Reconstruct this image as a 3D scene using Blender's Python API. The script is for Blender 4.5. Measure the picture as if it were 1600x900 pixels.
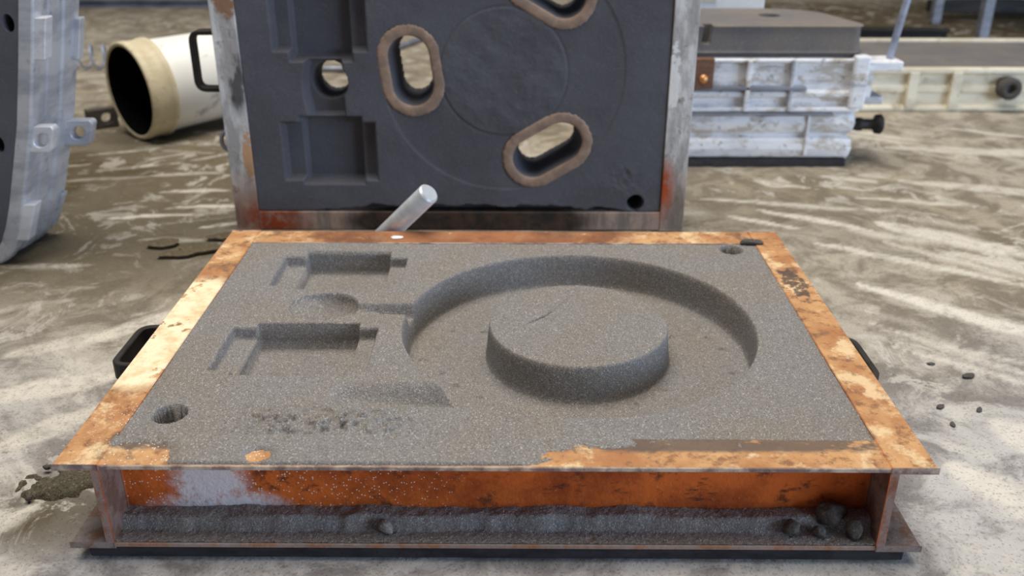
import bpy, bmesh, math, random
import numpy as np
from mathutils import Vector, Matrix, Euler

rng = np.random.default_rng(7)
random.seed(7)
scn = bpy.context.scene
for o in list(bpy.data.objects):
    bpy.data.objects.remove(o)
COL = scn.collection

# ------------------------------------------------------------------ camera
cam_d = bpy.data.cameras.new('camera')
cam = bpy.data.objects.new('camera', cam_d)
COL.objects.link(cam)
cam.location = (0.0269, -0.8631, 0.7557)
cam.rotation_euler = (math.radians(90 - 24.79), math.radians(0.0), 0.0073)
cam_d.sensor_width = 36.0
cam_d.lens = 36.0 * 1450 / 1600
cam_d.clip_start = 0.02
cam_d.clip_end = 200
cam_d.dof.use_dof = True
cam_d.dof.focus_distance = 1.22
cam_d.dof.aperture_fstop = 4.2
scn.camera = cam

# ------------------------------------------------------------------ world, lights, exposure
scn.view_settings.view_transform = 'Standard'
scn.view_settings.look = 'None'
scn.view_settings.gamma = 1.0
scn.view_settings.exposure = 0.15
scn.view_settings.use_curve_mapping = False
world = bpy.data.worlds.new('hall_air')
scn.world = world
world.use_nodes = True
bg = world.node_tree.nodes['Background']
bg.inputs['Color'].default_value = (0.72, 0.80, 1.0, 1)
bg.inputs['Strength'].default_value = 0.10


def area(name, loc, target, sx, sy, power, color):
    d = bpy.data.lights.new(name, 'AREA')
    d.shape = 'RECTANGLE'
    d.size, d.size_y = sx, sy
    d.energy = power
    d.color = color
    o = bpy.data.objects.new(name, d)
    COL.objects.link(o)
    o.location = loc
    o.rotation_euler = (Vector(target) - Vector(loc)).to_track_quat('-Z', 'Y').to_euler()
    return o


# roof lights of the hall, and the big window to the right of the camera
area('roof_light', (-0.2, 1.1, 5.5), (0.0, 0.9, 0), 4.2, 3.6, 370, (1.0, 0.94, 0.85))
area('window_light', (6.2, -2.8, 1.55), (0, 0.6, 0.1), 3.8, 2.2, 300, (0.60, 0.76, 1.0))


# ------------------------------------------------------------------ helpers
def lin(r, g, b):
    f = lambda c: (c / 255 / 12.92) if c <= 10.3 else (((c / 255) + .055) / 1.055) ** 2.4
    return (f(r), f(g), f(b), 1)


class NT:
    """small node-tree writer"""
    def __init__(s, name, rough=0.8, metal=0.0, spec=0.3):
        s.m = bpy.data.materials.new(name)
        s.m.use_nodes = True
        s.t = s.m.node_tree
        s.b = s.t.nodes['Principled BSDF']
        s.b.inputs['Roughness'].default_value = rough
        s.b.inputs['Metallic'].default_value = metal
        s.b.inputs['Specular IOR Level'].default_value = spec
        s._co = None

    def n(s, kind):
        return s.t.nodes.new(kind)

    def l(s, a, b):
        s.t.links.new(a, b)

    def co(s):
        if s._co is None:
            s._co = s.n('ShaderNodeTexCoord').outputs['Object']
        return s._co

    def setin(s, sock, v):
        if hasattr(v, 'is_output'):
            s.l(v, sock)
        else:
            sock.default_value = v

    def map(s, scale=(1, 1, 1), rot=(0, 0, 0), loc=(0, 0, 0)):
        m = s.n('ShaderNodeMapping')
        m.inputs['Scale'].default_value = scale
        m.inputs['Rotation'].default_value = rot
        m.inputs['Location'].default_value = loc
        s.l(s.co(), m.inputs['Vector'])
        return m.outputs[0]

    def noise(s, scale, detail=4, rough=0.6, vec=None, dist=0.0):
        x = s.n('ShaderNodeTexNoise')
        x.inputs['Scale'].default_value = scale
        x.inputs['Detail'].default_value = detail
        x.inputs['Roughness'].default_value = rough
        x.inputs['Distortion'].default_value = dist
        s.l(vec if vec is not None else s.co(), x.inputs['Vector'])
        return x.outputs['Fac']

    def voro(s, scale, vec=None, out='Color'):
        x = s.n('ShaderNodeTexVoronoi')
        x.inputs['Scale'].default_value = scale
        s.l(vec if vec is not None else s.co(), x.inputs['Vector'])
        return x.outputs[out]

    def math(s, op, a, b=0.0, c=0.0, clamp=False):
        x = s.n('ShaderNodeMath')
        x.operation = op
        x.use_clamp = clamp
        s.setin(x.inputs[0], a)
        s.setin(x.inputs[1], b)
        s.setin(x.inputs[2], c)
        return x.outputs[0]

    def rng(s, v, a, b, lo=0.0, hi=1.0):
        x = s.n('ShaderNodeMapRange')
        x.interpolation_type = 'SMOOTHSTEP'
        s.setin(x.inputs['Value'], v)
        x.inputs['From Min'].default_value = a
        x.inputs['From Max'].default_value = b
        x.inputs['To Min'].default_value = lo
        x.inputs['To Max'].default_value = hi
        return x.outputs[0]

    def mix(s, fac, a, b, mode='MIX'):
        x = s.n('ShaderNodeMix')
        x.data_type = 'RGBA'
        x.blend_type = mode
        s.setin(x.inputs[0], fac)
        s.setin(x.inputs[6], a)
        s.setin(x.inputs[7], b)
        return x.outputs[2]

    def sep(s, v=None):
        x = s.n('ShaderNodeSeparateXYZ')
        s.l(v if v is not None else s.co(), x.inputs[0])
        return x.outputs

    def nz(s):
        """object-space normal"""
        return s.sep(s.n('ShaderNodeTexCoord').outputs['Normal'])

    def blob(s, c, r, sq=(1, 1, 1)):
        """1 at c falling to 0 at r (object space)"""
        m = s.n('ShaderNodeMapping')
        m.vector_type = 'POINT'
        k = [q / r for q in sq]
        m.inputs['Scale'].default_value = k
        m.inputs['Location'].default_value = [-a * b for a, b in zip(c, k)]
        s.l(s.co(), m.inputs['Vector'])
        x = s.n('ShaderNodeVectorMath')
        x.operation = 'LENGTH'
        s.l(m.outputs[0], x.inputs[0])
        return s.rng(x.outputs['Value'], 1.0, 0.15)

    def attr(s, name):
        x = s.n('ShaderNodeAttribute')
        x.attribute_name = name
        return x.outputs['Fac']

    def bump(s, h, strength=0.4, dist=0.002):
        x = s.n('ShaderNodeBump')
        x.inputs['Strength'].default_value = strength
        x.inputs['Distance'].default_value = dist
        s.l(h, x.inputs['Height'])
        s.l(x.outputs[0], s.b.inputs['Normal'])

    def color(s, c):
        s.setin(s.b.inputs['Base Color'], c)
        return s


def wl(o):
    """accumulated location of a parent chain (only translations are used for it)"""
    v = Vector((0, 0, 0))
    while o is not None:
        v += o.location
        o = o.parent
    return v


def link(name, me, mat, parent=None, smooth=False, origin=None):
    if mat is not None:
        me.materials.append(mat)
    o = bpy.data.objects.new(name, me)
    COL.objects.link(o)
    if parent is not None:
        o.parent = parent
    if smooth:
        me.polygons.foreach_set('use_smooth', np.ones(len(me.polygons), bool))
    return o


def tag(o, label=None, cat=None, group=None, kind=None):
    if label:
        o['label'] = label
    if cat:
        o['category'] = cat
    if group:
        o['group'] = group
    if kind:
        o['kind'] = kind
    return o


def empty(name, loc, rot=(0, 0, 0)):
    o = bpy.data.objects.new(name, None)
    o.empty_display_size = 0.05
    COL.objects.link(o)
    o.location = loc
    o.rotation_euler = rot
    return o


def bm_obj(name, bm, mat, parent=None, smooth=False, bevel=0.0, seg=2, loc=None):
    bmesh.ops.remove_doubles(bm, verts=bm.verts, dist=1e-6)
    if bevel > 0:
        es = [e for e in bm.edges if len(e.link_faces) == 2 and e.calc_face_angle(0) > 0.5]
        bmesh.ops.bevel(bm, geom=es, offset=bevel, segments=seg, profile=0.6, affect='EDGES')
    bmesh.ops.recalc_face_normals(bm, faces=bm.faces)
    me = bpy.data.meshes.new(name)
    bm.to_mesh(me)
    bm.free()
    o = link(name, me, mat, parent, smooth)
    if loc is not None:
        o.location = loc
    return o


def add_box(bm, lo, hi, M=None):
    vs = []
    for x in (lo[0], hi[0]):
        for y in (lo[1], hi[1]):
            for z in (lo[2], hi[2]):
                v = Vector((x, y, z))
                vs.append(bm.verts.new(M @ v if M else v))
    for f in ((0, 1, 3, 2), (4, 6, 7, 5), (0, 4, 5, 1), (2, 3, 7, 6), (0, 2, 6, 4), (1, 5, 7, 3)):
        bm.faces.new([vs[i] for i in f])


def add_prism(bm, poly, fn0, fn1):
    """poly: list of 2d points; fn0/fn1 map a 2d point to the two 3d ends"""
    a = [bm.verts.new(fn0(p)) for p in poly]
    b = [bm.verts.new(fn1(p)) for p in poly]
    n = len(poly)
    bm.faces.new(a)
    bm.faces.new(b[::-1])
    for i in range(n):
        bm.faces.new((a[i], a[(i + 1) % n], b[(i + 1) % n], b[i]))


def add_tube(bm, pts, r, n=12, cap=True, flat=None):
    """round (or flat (w,h)) bar along a polyline"""
    pts = [Vector(p) for p in pts]
    rings = []
    up = None
    for i, p in enumerate(pts):
        d = (pts[min(i + 1, len(pts) - 1)] - pts[max(i - 1, 0)]).normalized()
        if up is None:
            ref = Vector((0, 0, 1)) if abs(d.z) < .95 else Vector((1, 0, 0))
            a = d.cross(ref).normalized()
        else:
            a = (up - d * up.dot(d)).normalized()
        up = a
        b = a.cross(d).normalized()
        ring = []
        if flat:
            for sx, sy in ((-1, -1), (1, -1), (1, 1), (-1, 1)):
                ring.append(bm.verts.new(p + a * sx * flat[0] / 2 + b * sy * flat[1] / 2))
        else:
            rr = r[i] if hasattr(r, '__len__') else r
            for k in range(n):
                t = 2 * math.pi * k / n
                ring.append(bm.verts.new(p + a * math.cos(t) * rr + b * math.sin(t) * rr))
        rings.append(ring)
    m = len(rings[0])
    for A, B in zip(rings, rings[1:]):
        for k in range(m):
            bm.faces.new((A[k], A[(k + 1) % m], B[(k + 1) % m], B[k]))
    if cap:
        bm.faces.new(rings[0][::-1])
        bm.faces.new(rings[-1])


def add_lathe(bm, prof, M=None, n=48):
    """prof: (r, z) list around Z"""
    rings = []
    for r, z in prof:
        if r < 1e-6:
            v = Vector((0, 0, z))
            rings.append([bm.verts.new(M @ v if M else v)])
        else:
            ring = []
            for k in range(n):
                t = 2 * math.pi * k / n
                v = Vector((r * math.cos(t), r * math.sin(t), z))
                ring.append(bm.verts.new(M @ v if M else v))
            rings.append(ring)
    for A, B in zip(rings, rings[1:]):
        for k in range(n):
            a0, a1 = A[k % len(A)], A[(k + 1) % len(A)]
            b0, b1 = B[k % len(B)], B[(k + 1) % len(B)]
            vs = []
            for v in (a0, a1, b1, b0):
                if v not in vs:
                    vs.append(v)
            if len(vs) > 2:
                bm.faces.new(vs)


def add_sweep(bm, outline, prof):
    """sweep a closed profile [(out, up)] around a closed 2d outline (counter-clockwise); mitred corners"""
    n = len(outline)
    P = [Vector(p) for p in outline]
    rings = []
    for i in range(n):
        d0 = (P[i] - P[i - 1]).normalized()
        d1 = (P[(i + 1) % n] - P[i]).normalized()
        n0, n1 = Vector((d0.y, -d0.x)), Vector((d1.y, -d1.x))
        m = (n0 + n1)
        m = m / max(m.dot(n0), .3)
        rings.append([bm.verts.new((P[i].x + m.x * a, P[i].y + m.y * a, b)) for a, b in prof])
    k = len(prof)
    for i in range(n):
        A, B = rings[i], rings[(i + 1) % n]
        for j in range(k):
            bm.faces.new((A[j], B[j], B[(j + 1) % k], A[(j + 1) % k]))


def round_poly(pts, rad, seg=6):
    """round the corners of a 2d polygon; rad a number or list"""
    out = []
    n = len(pts)
    for i in range(n):
        p0, p, p1 = Vector(pts[i - 1]), Vector(pts[i]), Vector(pts[(i + 1) % n])
        r = rad[i] if hasattr(rad, '__len__') else rad
        if r <= 0:
            out.append(p)
            continue
        a, b = (p0 - p).normalized(), (p1 - p).normalized()
        r = min(r, (p0 - p).length * .49, (p1 - p).length * .49)
        A, B = p + a * r, p + b * r
        for k in range(seg + 1):
            t = k / seg
            out.append((1 - t) ** 2 * A + 2 * t * (1 - t) * p + t * t * B)
    return [(v.x, v.y) for v in out]


def cut(o, bm, mat=None):
    """cut a closed bmesh (in the object's own space) out of a mesh object"""
    bmesh.ops.recalc_face_normals(bm, faces=bm.faces)
    me = bpy.data.meshes.new('cutter')
    bm.to_mesh(me)
    bm.free()
    if mat is not None:
        o.data.materials.append(mat)
        me.materials.append(mat)
    c = bpy.data.objects.new('cutter', me)
    COL.objects.link(c)
    bpy.context.view_layer.update()
    c.matrix_world = o.matrix_world
    md = o.modifiers.new('cut', 'BOOLEAN')
    md.operation = 'DIFFERENCE'
    md.object = c
    md.solver = 'EXACT'
    if mat is not None:
        md.material_mode = 'TRANSFER'
    bpy.context.view_layer.update()
    new = bpy.data.meshes.new_from_object(o.evaluated_get(bpy.context.evaluated_depsgraph_get()))
    o.modifiers.clear()
    o.data = new
    bpy.data.objects.remove(c)


_lat = {}


def vn(x, y, sc, seed=0):
    """value noise in [0,1]"""
    if seed not in _lat:
        _lat[seed] = np.random.default_rng(1000 + seed).random((256, 256))
    L = _lat[seed]
    x = np.asarray(x) * sc + 1000.37
    y = np.asarray(y) * sc + 1000.71
    xi, yi = np.floor(x).astype(int), np.floor(y).astype(int)
    fx, fy = x - xi, y - yi
    fx, fy = fx * fx * (3 - 2 * fx), fy * fy * (3 - 2 * fy)
    g = lambda a, b: L[a % 256, b % 256]
    return ((g(xi, yi) * (1 - fx) + g(xi + 1, yi) * fx) * (1 - fy)
            + (g(xi, yi + 1) * (1 - fx) + g(xi + 1, yi + 1) * fx) * fy)


def fbm(x, y, sc, oct=4, seed=0, g=0.5):
    s, a, t = 0, 1, 0
    for k in range(oct):
        s = s + a * vn(x, y, sc * 2 ** k, seed + k)
        t += a
        a *= g
    return s / t


def ss(a, b, x):
    t = np.clip((x - a) / (b - a), 0, 1)
    return t * t * (3 - 2 * t)


def ramp(d, w):
    """wall profile: 0 outside, 1 inside, width w, slightly rounded"""
    t = np.clip(d / w, 0, 1)
    return .35 * t + .65 * t * t * (3 - 2 * t)


def box_d(X, Y, x0, x1, y0, y1):
    """positive inside a rectangle"""
    return np.minimum(np.minimum(X - x0, x1 - X), np.minimum(Y - y0, y1 - Y))


def seg_d(X, Y, a, b):
    ax, ay = a
    bx, by = b
    dx, dy = bx - ax, by - ay
    t = np.clip(((X - ax) * dx + (Y - ay) * dy) / (dx * dx + dy * dy), 0, 1)
    return np.hypot(X - ax - t * dx, Y - ay - t * dy), t


def grid_mesh(name, xs, ys, Z, drop=None, skirt=None):
    """height field as one mesh (numpy, fast); drop = bool per face to leave out; skirt = z of the underside"""
    nx, ny = len(xs), len(ys)
    X, Y = np.meshgrid(xs, ys, indexing='ij')
    co = np.stack([X, Y, Z], -1).reshape(-1, 3)
    idx = np.arange(nx * ny).reshape(nx, ny)
    q = np.stack([idx[:-1, :-1], idx[1:, :-1], idx[1:, 1:], idx[:-1, 1:]], -1)
    q = q[~drop] if drop is not None else q.reshape(-1, 4)
    if skirt is not None:
        loop = np.concatenate([idx[:, 0], idx[-1, 1:], idx[-2::-1, -1], idx[0, -2:0:-1]])
        low = co[loop].copy()
        low[:, 2] = skirt
        base = len(co)
        co = np.concatenate([co, low])
        li = base + np.arange(len(loop))
        sk = np.stack([loop, li, np.roll(li, -1), np.roll(loop, -1)], -1)
        q = np.concatenate([q, sk])
    me = bpy.data.meshes.new(name)
    me.vertices.add(len(co))
    me.vertices.foreach_set('co', co.astype(np.float32).ravel())
    nf = len(q)
    me.loops.add(nf * 4)
    me.loops.foreach_set('vertex_index', q.astype(np.int32).ravel())
    me.polygons.add(nf)
    me.polygons.foreach_set('loop_start', np.arange(0, nf * 4, 4, dtype=np.int32))
    me.polygons.foreach_set('loop_total', np.full(nf, 4, np.int32))
    me.update(calc_edges=True)
    return me


def put_attr(me, name, a):
    a = np.asarray(a, np.float32).ravel()
    at = me.attributes.new(name, 'FLOAT', 'POINT')
    full = np.zeros(len(me.vertices), np.float32)
    full[:len(a)] = a
    at.data.foreach_set('value', full)


# ------------------------------------------------------------------ materials
def sand_mat(name, base, warm, dark, grain=1.0, sc=700):
    t = NT(name, .9, 0, .25)
    big = t.noise(7, 5, .6)
    c = t.mix(t.rng(big, .35, .68), base, warm)
    v = t.sep(t.voro(sc))[0]
    v2 = t.sep(t.voro(sc * .85))[1]
    c = t.mix(t.rng(v, .55, 0.0, 0, .75 * grain), c, dark)
    c = t.mix(t.rng(v2, .84, 1.0, 0, .8 * grain), c, tuple(min(1, q * 2.3) for q in base[:3]) + (1,))
    t.color(c)
    h = t.math('ADD', t.noise(sc * .7, 2, .6), t.math('MULTIPLY', t.noise(60, 4, .7), 1.2))
    t.bump(h, .8 * grain, .0022)
    return t.m


M_SAND = sand_mat('moulding_sand', lin(137, 134, 132), lin(138, 131, 123), lin(73, 70, 68), .75, 850)
M_COPE = sand_mat('coated_dark_sand', lin(96, 96, 102), lin(88, 87, 92), lin(70, 69, 74), .16, 420)
M_SLAB = sand_mat('slab_sand', lin(112, 109, 110), lin(126, 119, 112), lin(88, 85, 86), .25, 300)
M_FLAKE = sand_mat('crust_sand', lin(84, 81, 78), lin(92, 86, 78), lin(50, 47, 45), .6, 500)


def rim_mat():
    t = NT('baked_brown_sand', .95, 0, .2)
    c = t.mix(t.rng(t.noise(40, 4), .35, .7), lin(140, 120, 106), lin(168, 142, 122))
    t.color(c)
    t.bump(t.noise(220, 3), .4, .0015)
    return t.m


M_RIM = rim_mat()


def rust_mat():
    """rusted channel iron of the lying flask: orange web, tan scoured flanges with cream paint left over"""
    t = NT('rusted_channel_iron', .75, 0, .35)
    n1 = t.noise(9, 6, .65)
    n2 = t.noise(34, 5, .7)
    n3 = t.noise(120, 4, .7)
    web = t.mix(t.rng(n1, .36, .62), lin(150, 66, 22), lin(214, 108, 42))
    web = t.mix(t.rng(n2, .53, .68, 0, .85), web, lin(88, 48, 28))
    web = t.mix(t.rng(t.noise(50, 5, .7, t.map(scale=(.45, 1, 1.3))), .60, .68, 0, .7), web, lin(52, 34, 26))
    web = t.mix(t.rng(n3, .64, .72, 0, .6), web, lin(212, 146, 110))
    tan = t.mix(t.rng(n1, .35, .65), lin(172, 118, 76), lin(208, 162, 112))
    tan = t.mix(t.rng(n2, .50, .64, 0, .85), tan, lin(134, 92, 64))
    tan = t.mix(t.rng(n3, .58, .70, 0, .75), tan, lin(112, 92, 78))
    tan = t.mix(t.rng(t.noise(16, 5, .7, t.map(loc=(3, 1, 0))), .52, .64, 0, .8), tan, lin(232, 204, 160))
    tan = t.mix(t.rng(t.noise(11, 6, .7, t.map(loc=(7, 4, 0))), .56, .66, 0, .7), tan, lin(104, 84, 70))
    k = t.math('MULTIPLY', t.blob((-.06, .71, .117), .42, (1, 4, 4)), t.rng(n2, .25, .5))
    tan = t.mix(t.rng(k, .1, .4, 0, .85), tan, t.mix(t.rng(n1, .4, .6), lin(112, 72, 50), lin(150, 92, 58)))
    # cream paint left on the long stretch of the side flange
    cream = t.mix(t.rng(n2, .4, .7), lin(246, 232, 196), lin(222, 192, 146))
    k = t.blob((-.475, .34, .117), .27, (2.4, 1, 1))
    k = t.math('MULTIPLY', k, t.rng(t.noise(22, 5, .65), .30, .50))
    tan = t.mix(t.rng(k, .25, .5), tan, cream)
    # soot and sand rubbed into the back half of the front flange
    k = t.math('MULTIPLY', t.rng(t.sep()[1], .022, .046), t.rng(t.sep()[1], .10, .06))
    k = t.math('MULTIPLY', k, t.rng(t.noise(28, 6, .7, t.map(scale=(.5, 1, 1))), .30, .58))
    k = t.math('MULTIPLY', k, t.rng(t.math('ABSOLUTE', t.sep()[0]), .46, .44))
    tan = t.mix(t.rng(k, .05, .6, 0, .9), tan, lin(98, 86, 78))
    # soot smudge on the other side flange
    k = t.blob((.47, .50, .117), .10, (2.6, 1, 1))
    tan = t.mix(t.rng(t.math('MULTIPLY', k, t.rng(n2, .35, .6)), .2, .5, 0, .85), tan, lin(74, 66, 64))
    up = t.rng(t.nz()[2], .5, .8)
    xyz = t.sep()
    # low flanges are dull with sand
    lowf = t.math('MULTIPLY', up, t.rng(xyz[2], .06, .02))
    tan = t.mix(lowf, tan, t.mix(t.rng(n1, .4, .6), lin(142, 130, 120), lin(152, 112, 84)))
    c = t.mix(up, web, tan)
    # white parting dust thrown on the web
    k = t.math('MAXIMUM', t.blob((-.345, .05, .060), .075, (1, 1, .8)), t.blob((-.335, .05, .022), .13, (1, 1, 3.2)))
    k = t.math('MULTIPLY', k, t.math('ADD', t.rng(n3, .2, .7, .25, .9), t.rng(t.noise(14, 4, .6), .35, .65, 0, .7)))
    k = t.rng(k, .15, .9, 0, .95)
    c = t.mix(k, c, lin(222, 220, 224))
    sp = t.math('MULTIPLY', t.rng(t.voro(330, out='Distance'), .34, .18),
                t.rng(t.sep(t.voro(330))[0], .74, .80))
    sp = t.math('MULTIPLY', sp, t.blob((-.27, .05, .06), .30))
    c = t.mix(t.rng(sp, .05, .35), c, lin(232, 226, 216))
    # thin edges worn bare and dusted grey, dusty low flange
    worn = t.mix(t.rng(t.noise(30, 4, .6), .4, .62), lin(116, 112, 114), lin(206, 196, 180))
    edge = t.math('MULTIPLY', t.rng(t.nz()[1], -.5, -.8), t.rng(xyz[2], .1085, .1105))
    c = t.mix(t.math('MULTIPLY', edge, .85), c, worn)
    c = t.mix(t.rng(xyz[2], .0075, .0065, 0, .85), c, t.mix(t.rng(n2, .45, .6), lin(150, 140, 132), lin(156, 118, 92)))
    inn = t.math('MULTIPLY', t.rng(t.math('ABSOLUTE', t.nz()[0]), .6, .8), t.rng(xyz[2], .112, .110))
    c = t.mix(inn, c, t.mix(t.rng(n2, .4, .6), lin(126, 82, 62), lin(96, 68, 56)))
    side = t.math('MULTIPLY', t.rng(t.math('ABSOLUTE', xyz[0]), .4477, .4482), t.rng(xyz[2], .1105, .1085))
    c = t.mix(t.math('MULTIPLY', side, .8), c, t.mix(t.rng(n2, .42, .6), lin(140, 132, 128), lin(120, 92, 76)))
    t.color(c)
    t.bump(t.math('ADD', n2, n3), .5, .003)
    return t.m


M_RUST = rust_mat()


def paint_rail_mat():
    """standing flask: grey-white paint, soot streaks, rust at the foot (object y is up the flask)"""
    t = NT('grey_painted_iron', .6, 0, .4)
    st = t.noise(10, 6, .65, t.map(scale=(3.2, .8, 2)))
    n2 = t.noise(30, 5, .7)
    c = t.mix(t.rng(st, .36, .6), lin(172, 168, 164), lin(226, 224, 222))
    c = t.mix(t.rng(n2, .56, .68, 0, .8), c, lin(120, 108, 96))
    k = t.blob((-.462, .345, .117), .14, (3.6, 1, 1))
    c = t.mix(t.rng(t.math('MULTIPLY', k, t.rng(st, .3, .6)), .15, .75, 0, .9), c, lin(58, 56, 58))
    k = t.blob((-.455, .17, .117), .10, (5.5, 1, 1))
    c = t.mix(t.rng(t.math('MULTIPLY', k, t.rng(n2, .3, .55)), .2, .4), c, lin(206, 160, 120))
    k = t.blob((-.465, .56, .117), .16, (3, 1, 1))
    c = t.mix(t.rng(t.math('MULTIPLY', k, t.rng(n2, .3, .6)), .2, .5), c, lin(150, 114, 88))
    k = t.blob((.455, .34, .117), .12, (5, 1, 1))
    c = t.mix(t.rng(t.math('MULTIPLY', k, t.rng(n2, .35, .55)), .25, .45), c, lin(238, 236, 232))
    y = t.sep()[1]
    foot = t.rng(t.math('ADD', y, t.math('MULTIPLY', n2, .10)), .26, .10)
    c = t.mix(t.math('MULTIPLY', foot, .8), c, t.mix(t.rng(st, .4, .6), lin(112, 94, 80), lin(150, 116, 90)))
    c = t.mix(t.math('MULTIPLY', t.blob((.45, .10, .117), .09, (2.6, 1, 1)), t.rng(n2, .3, .55)), c, lin(176, 76, 26))
    k = t.math('MULTIPLY', t.blob((-.42, .02, .117), .11), t.rng(n2, .3, .55))
    c = t.mix(k, c, lin(150, 62, 24))
    k = t.blob((.02, .02, .117), .36, (1, 5, 5))  # middle of the foot flange blackened, its shade put into the colour
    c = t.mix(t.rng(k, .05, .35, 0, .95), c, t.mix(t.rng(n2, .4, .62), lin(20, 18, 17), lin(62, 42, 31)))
    t.color(c)
    t.bump(t.math('ADD', st, n2), .6, .004)
    return t.m


M_PAINT = paint_rail_mat()


def alu_mat(name, a, b, dark, rough=.45, metal=.35, stain=.5, sc=6):
    t = NT(name, rough, metal, .5)
    st = t.noise(sc, 6, .65, t.map(scale=(1, 1, 3.5)))
    n2 = t.noise(sc * 5, 5, .7)
    c = t.mix(t.rng(st, .36, .62), a, b)
    c = t.mix(t.rng(n2, .55, .70, 0, stain), c, dark)
    t.color(c)
    t.bump(n2, .3, .003)
    return t.m


M_ALU = alu_mat('dull_aluminium', lin(168, 172, 182), lin(206, 208, 214), lin(118, 118, 124))
def dirty_white():
    t = NT('whitened_aluminium', .5, .1, .45)
    st = t.noise(5, 6, .65, t.map(scale=(1, 1, 4.5)))
    n2 = t.noise(13, 6, .7, t.map(scale=(1, 1, 2.2), loc=(2, 3, 1)))
    n3 = t.noise(40, 5, .7)
    c = t.mix(t.rng(st, .36, .6), lin(226, 229, 236), lin(246, 247, 250))
    c = t.mix(t.rng(n2, .50, .62, 0, .8), c, lin(190, 180, 164))
    c = t.mix(t.rng(st, .44, .30, 0, .85), c, lin(150, 150, 158))
    c = t.mix(t.rng(n3, .58, .70, 0, .8), c, lin(112, 104, 98))
    t.color(c)
    t.bump(n2, .5, .006)
    return t.m


M_ALUW = dirty_white()
M_CREAM = alu_mat('cream_painted_iron', lin(206, 196, 172), lin(238, 230, 208), lin(150, 134, 108), .55, .05, .6, 4)
M_ROD = alu_mat('bright_aluminium', lin(206, 210, 214), lin(222, 226, 230), lin(170, 168, 160), .38, .4, .3, 12)
M_STEEL = alu_mat('grey_steel', lin(120, 124, 134), lin(150, 154, 164), lin(84, 80, 78), .45, .4, .4, 8)
M_POLE = alu_mat('blue_grey_steel', lin(146, 156, 178), lin(176, 186, 206), lin(120, 124, 136), .4, .3, .3, 8)
M_BLACK = alu_mat('black_iron', lin(30, 29, 29), lin(52, 48, 45), lin(70, 46, 32), .6, .2, .4, 12)
M_DARK = alu_mat('dark_board', lin(34, 33, 36), lin(52, 50, 54), lin(20, 19, 20), .9, 0, .6, 20)
M_HOLE = NT('matt_black', .95, 0, .1).color(lin(9, 9, 10)).m
M_BROWNPL = alu_mat('brown_rusted_plate', lin(104, 74, 58), lin(128, 92, 72), lin(72, 50, 40), .7, .1, .6, 30)
M_GLINT = NT('glint_orange', .4, .6, .5).color(lin(226, 160, 104)).m  # orange of a lit spot, put into the colour
M_WHITE = alu_mat('white_plastic', lin(240, 240, 238), lin(250, 250, 248), lin(206, 204, 204), .45, 0, .3, 5)
M_BAND = alu_mat('cream_plastic_band', lin(212, 200, 166), lin(226, 214, 184), lin(150, 136, 104), .55, 0, .5, 12)


def pail_mat():
    t = NT('white_pail_plastic', .45, 0, .4)
    n = t.noise(9, 5, .65, t.map(scale=(1, 1, 1)))
    c = t.mix(t.rng(n, .58, .70, 0, .8), lin(246, 245, 240), lin(160, 160, 166))
    t.color(c)
    return t.m


M_PAIL = pail_mat()


def floor_mat():
    t = NT('worn_concrete', .85, 0, .12)
    n1 = t.noise(1.6, 6, .62)
    n2 = t.noise(9, 7, .7, dist=.6)
    n3 = t.noise(70, 5, .75)
    warm = t.mix(t.rng(n2, .40, .60), lin(130, 120, 103), lin(172, 162, 143))
    cool = t.mix(t.rng(n2, .38, .60), lin(136, 132, 130), lin(190, 187, 184))
    c = t.mix(t.math('ADD', t.attr('warm'), t.rng(n1, .3, .7, -.15, .15), clamp=True), cool, warm)
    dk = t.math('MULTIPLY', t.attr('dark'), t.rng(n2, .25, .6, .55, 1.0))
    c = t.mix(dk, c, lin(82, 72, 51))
    sp = t.math('MULTIPLY', t.rng(t.noise(7, 8, .72, dist=1.4), .53, .60), t.rng(n1, .35, .6, .15, .6))
    c = t.mix(sp, c, lin(208, 203, 193))
    pl = t.math('MULTIPLY', t.attr('pale'), t.rng(t.noise(24, 5, .7), .30, .55, .35, 1.0))
    c = t.mix(pl, c, lin(222, 216, 203))
    c = t.mix(t.rng(n3, .58, .74, 0, .45), c, lin(84, 76, 66))
    c = t.mix(t.rng(n3, .40, .26, 0, .4), c, lin(214, 208, 196))
    gr = t.sep(t.voro(420))[0]
    c = t.mix(t.rng(gr, .22, 0, 0, .35), c, lin(70, 66, 62))
    t.color(c)
    t.setin(t.b.inputs['Roughness'], t.rng(n2, .3, .7, .75, .95))
    t.bump(t.math('ADD', t.math('MULTIPLY', n2, 2.0), n3), .55, .004)
    return t.m


M_FLOOR = floor_mat()

# ------------------------------------------------------------------ floor
xs = np.concatenate([[-14, -8, -5, -3.6], np.arange(-2.9, 3.101, .011), [3.8, 5.5, 9, 14]])
ys = np.concatenate([[-8, -4, -2, -.8, -.3], np.arange(-.02, 4.9, .011), [5.4, 6.2, 7.5, 10, 16]])
X, Y = np.meshgrid(xs, ys, indexing='ij')
pale = np.zeros_like(X)


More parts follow.
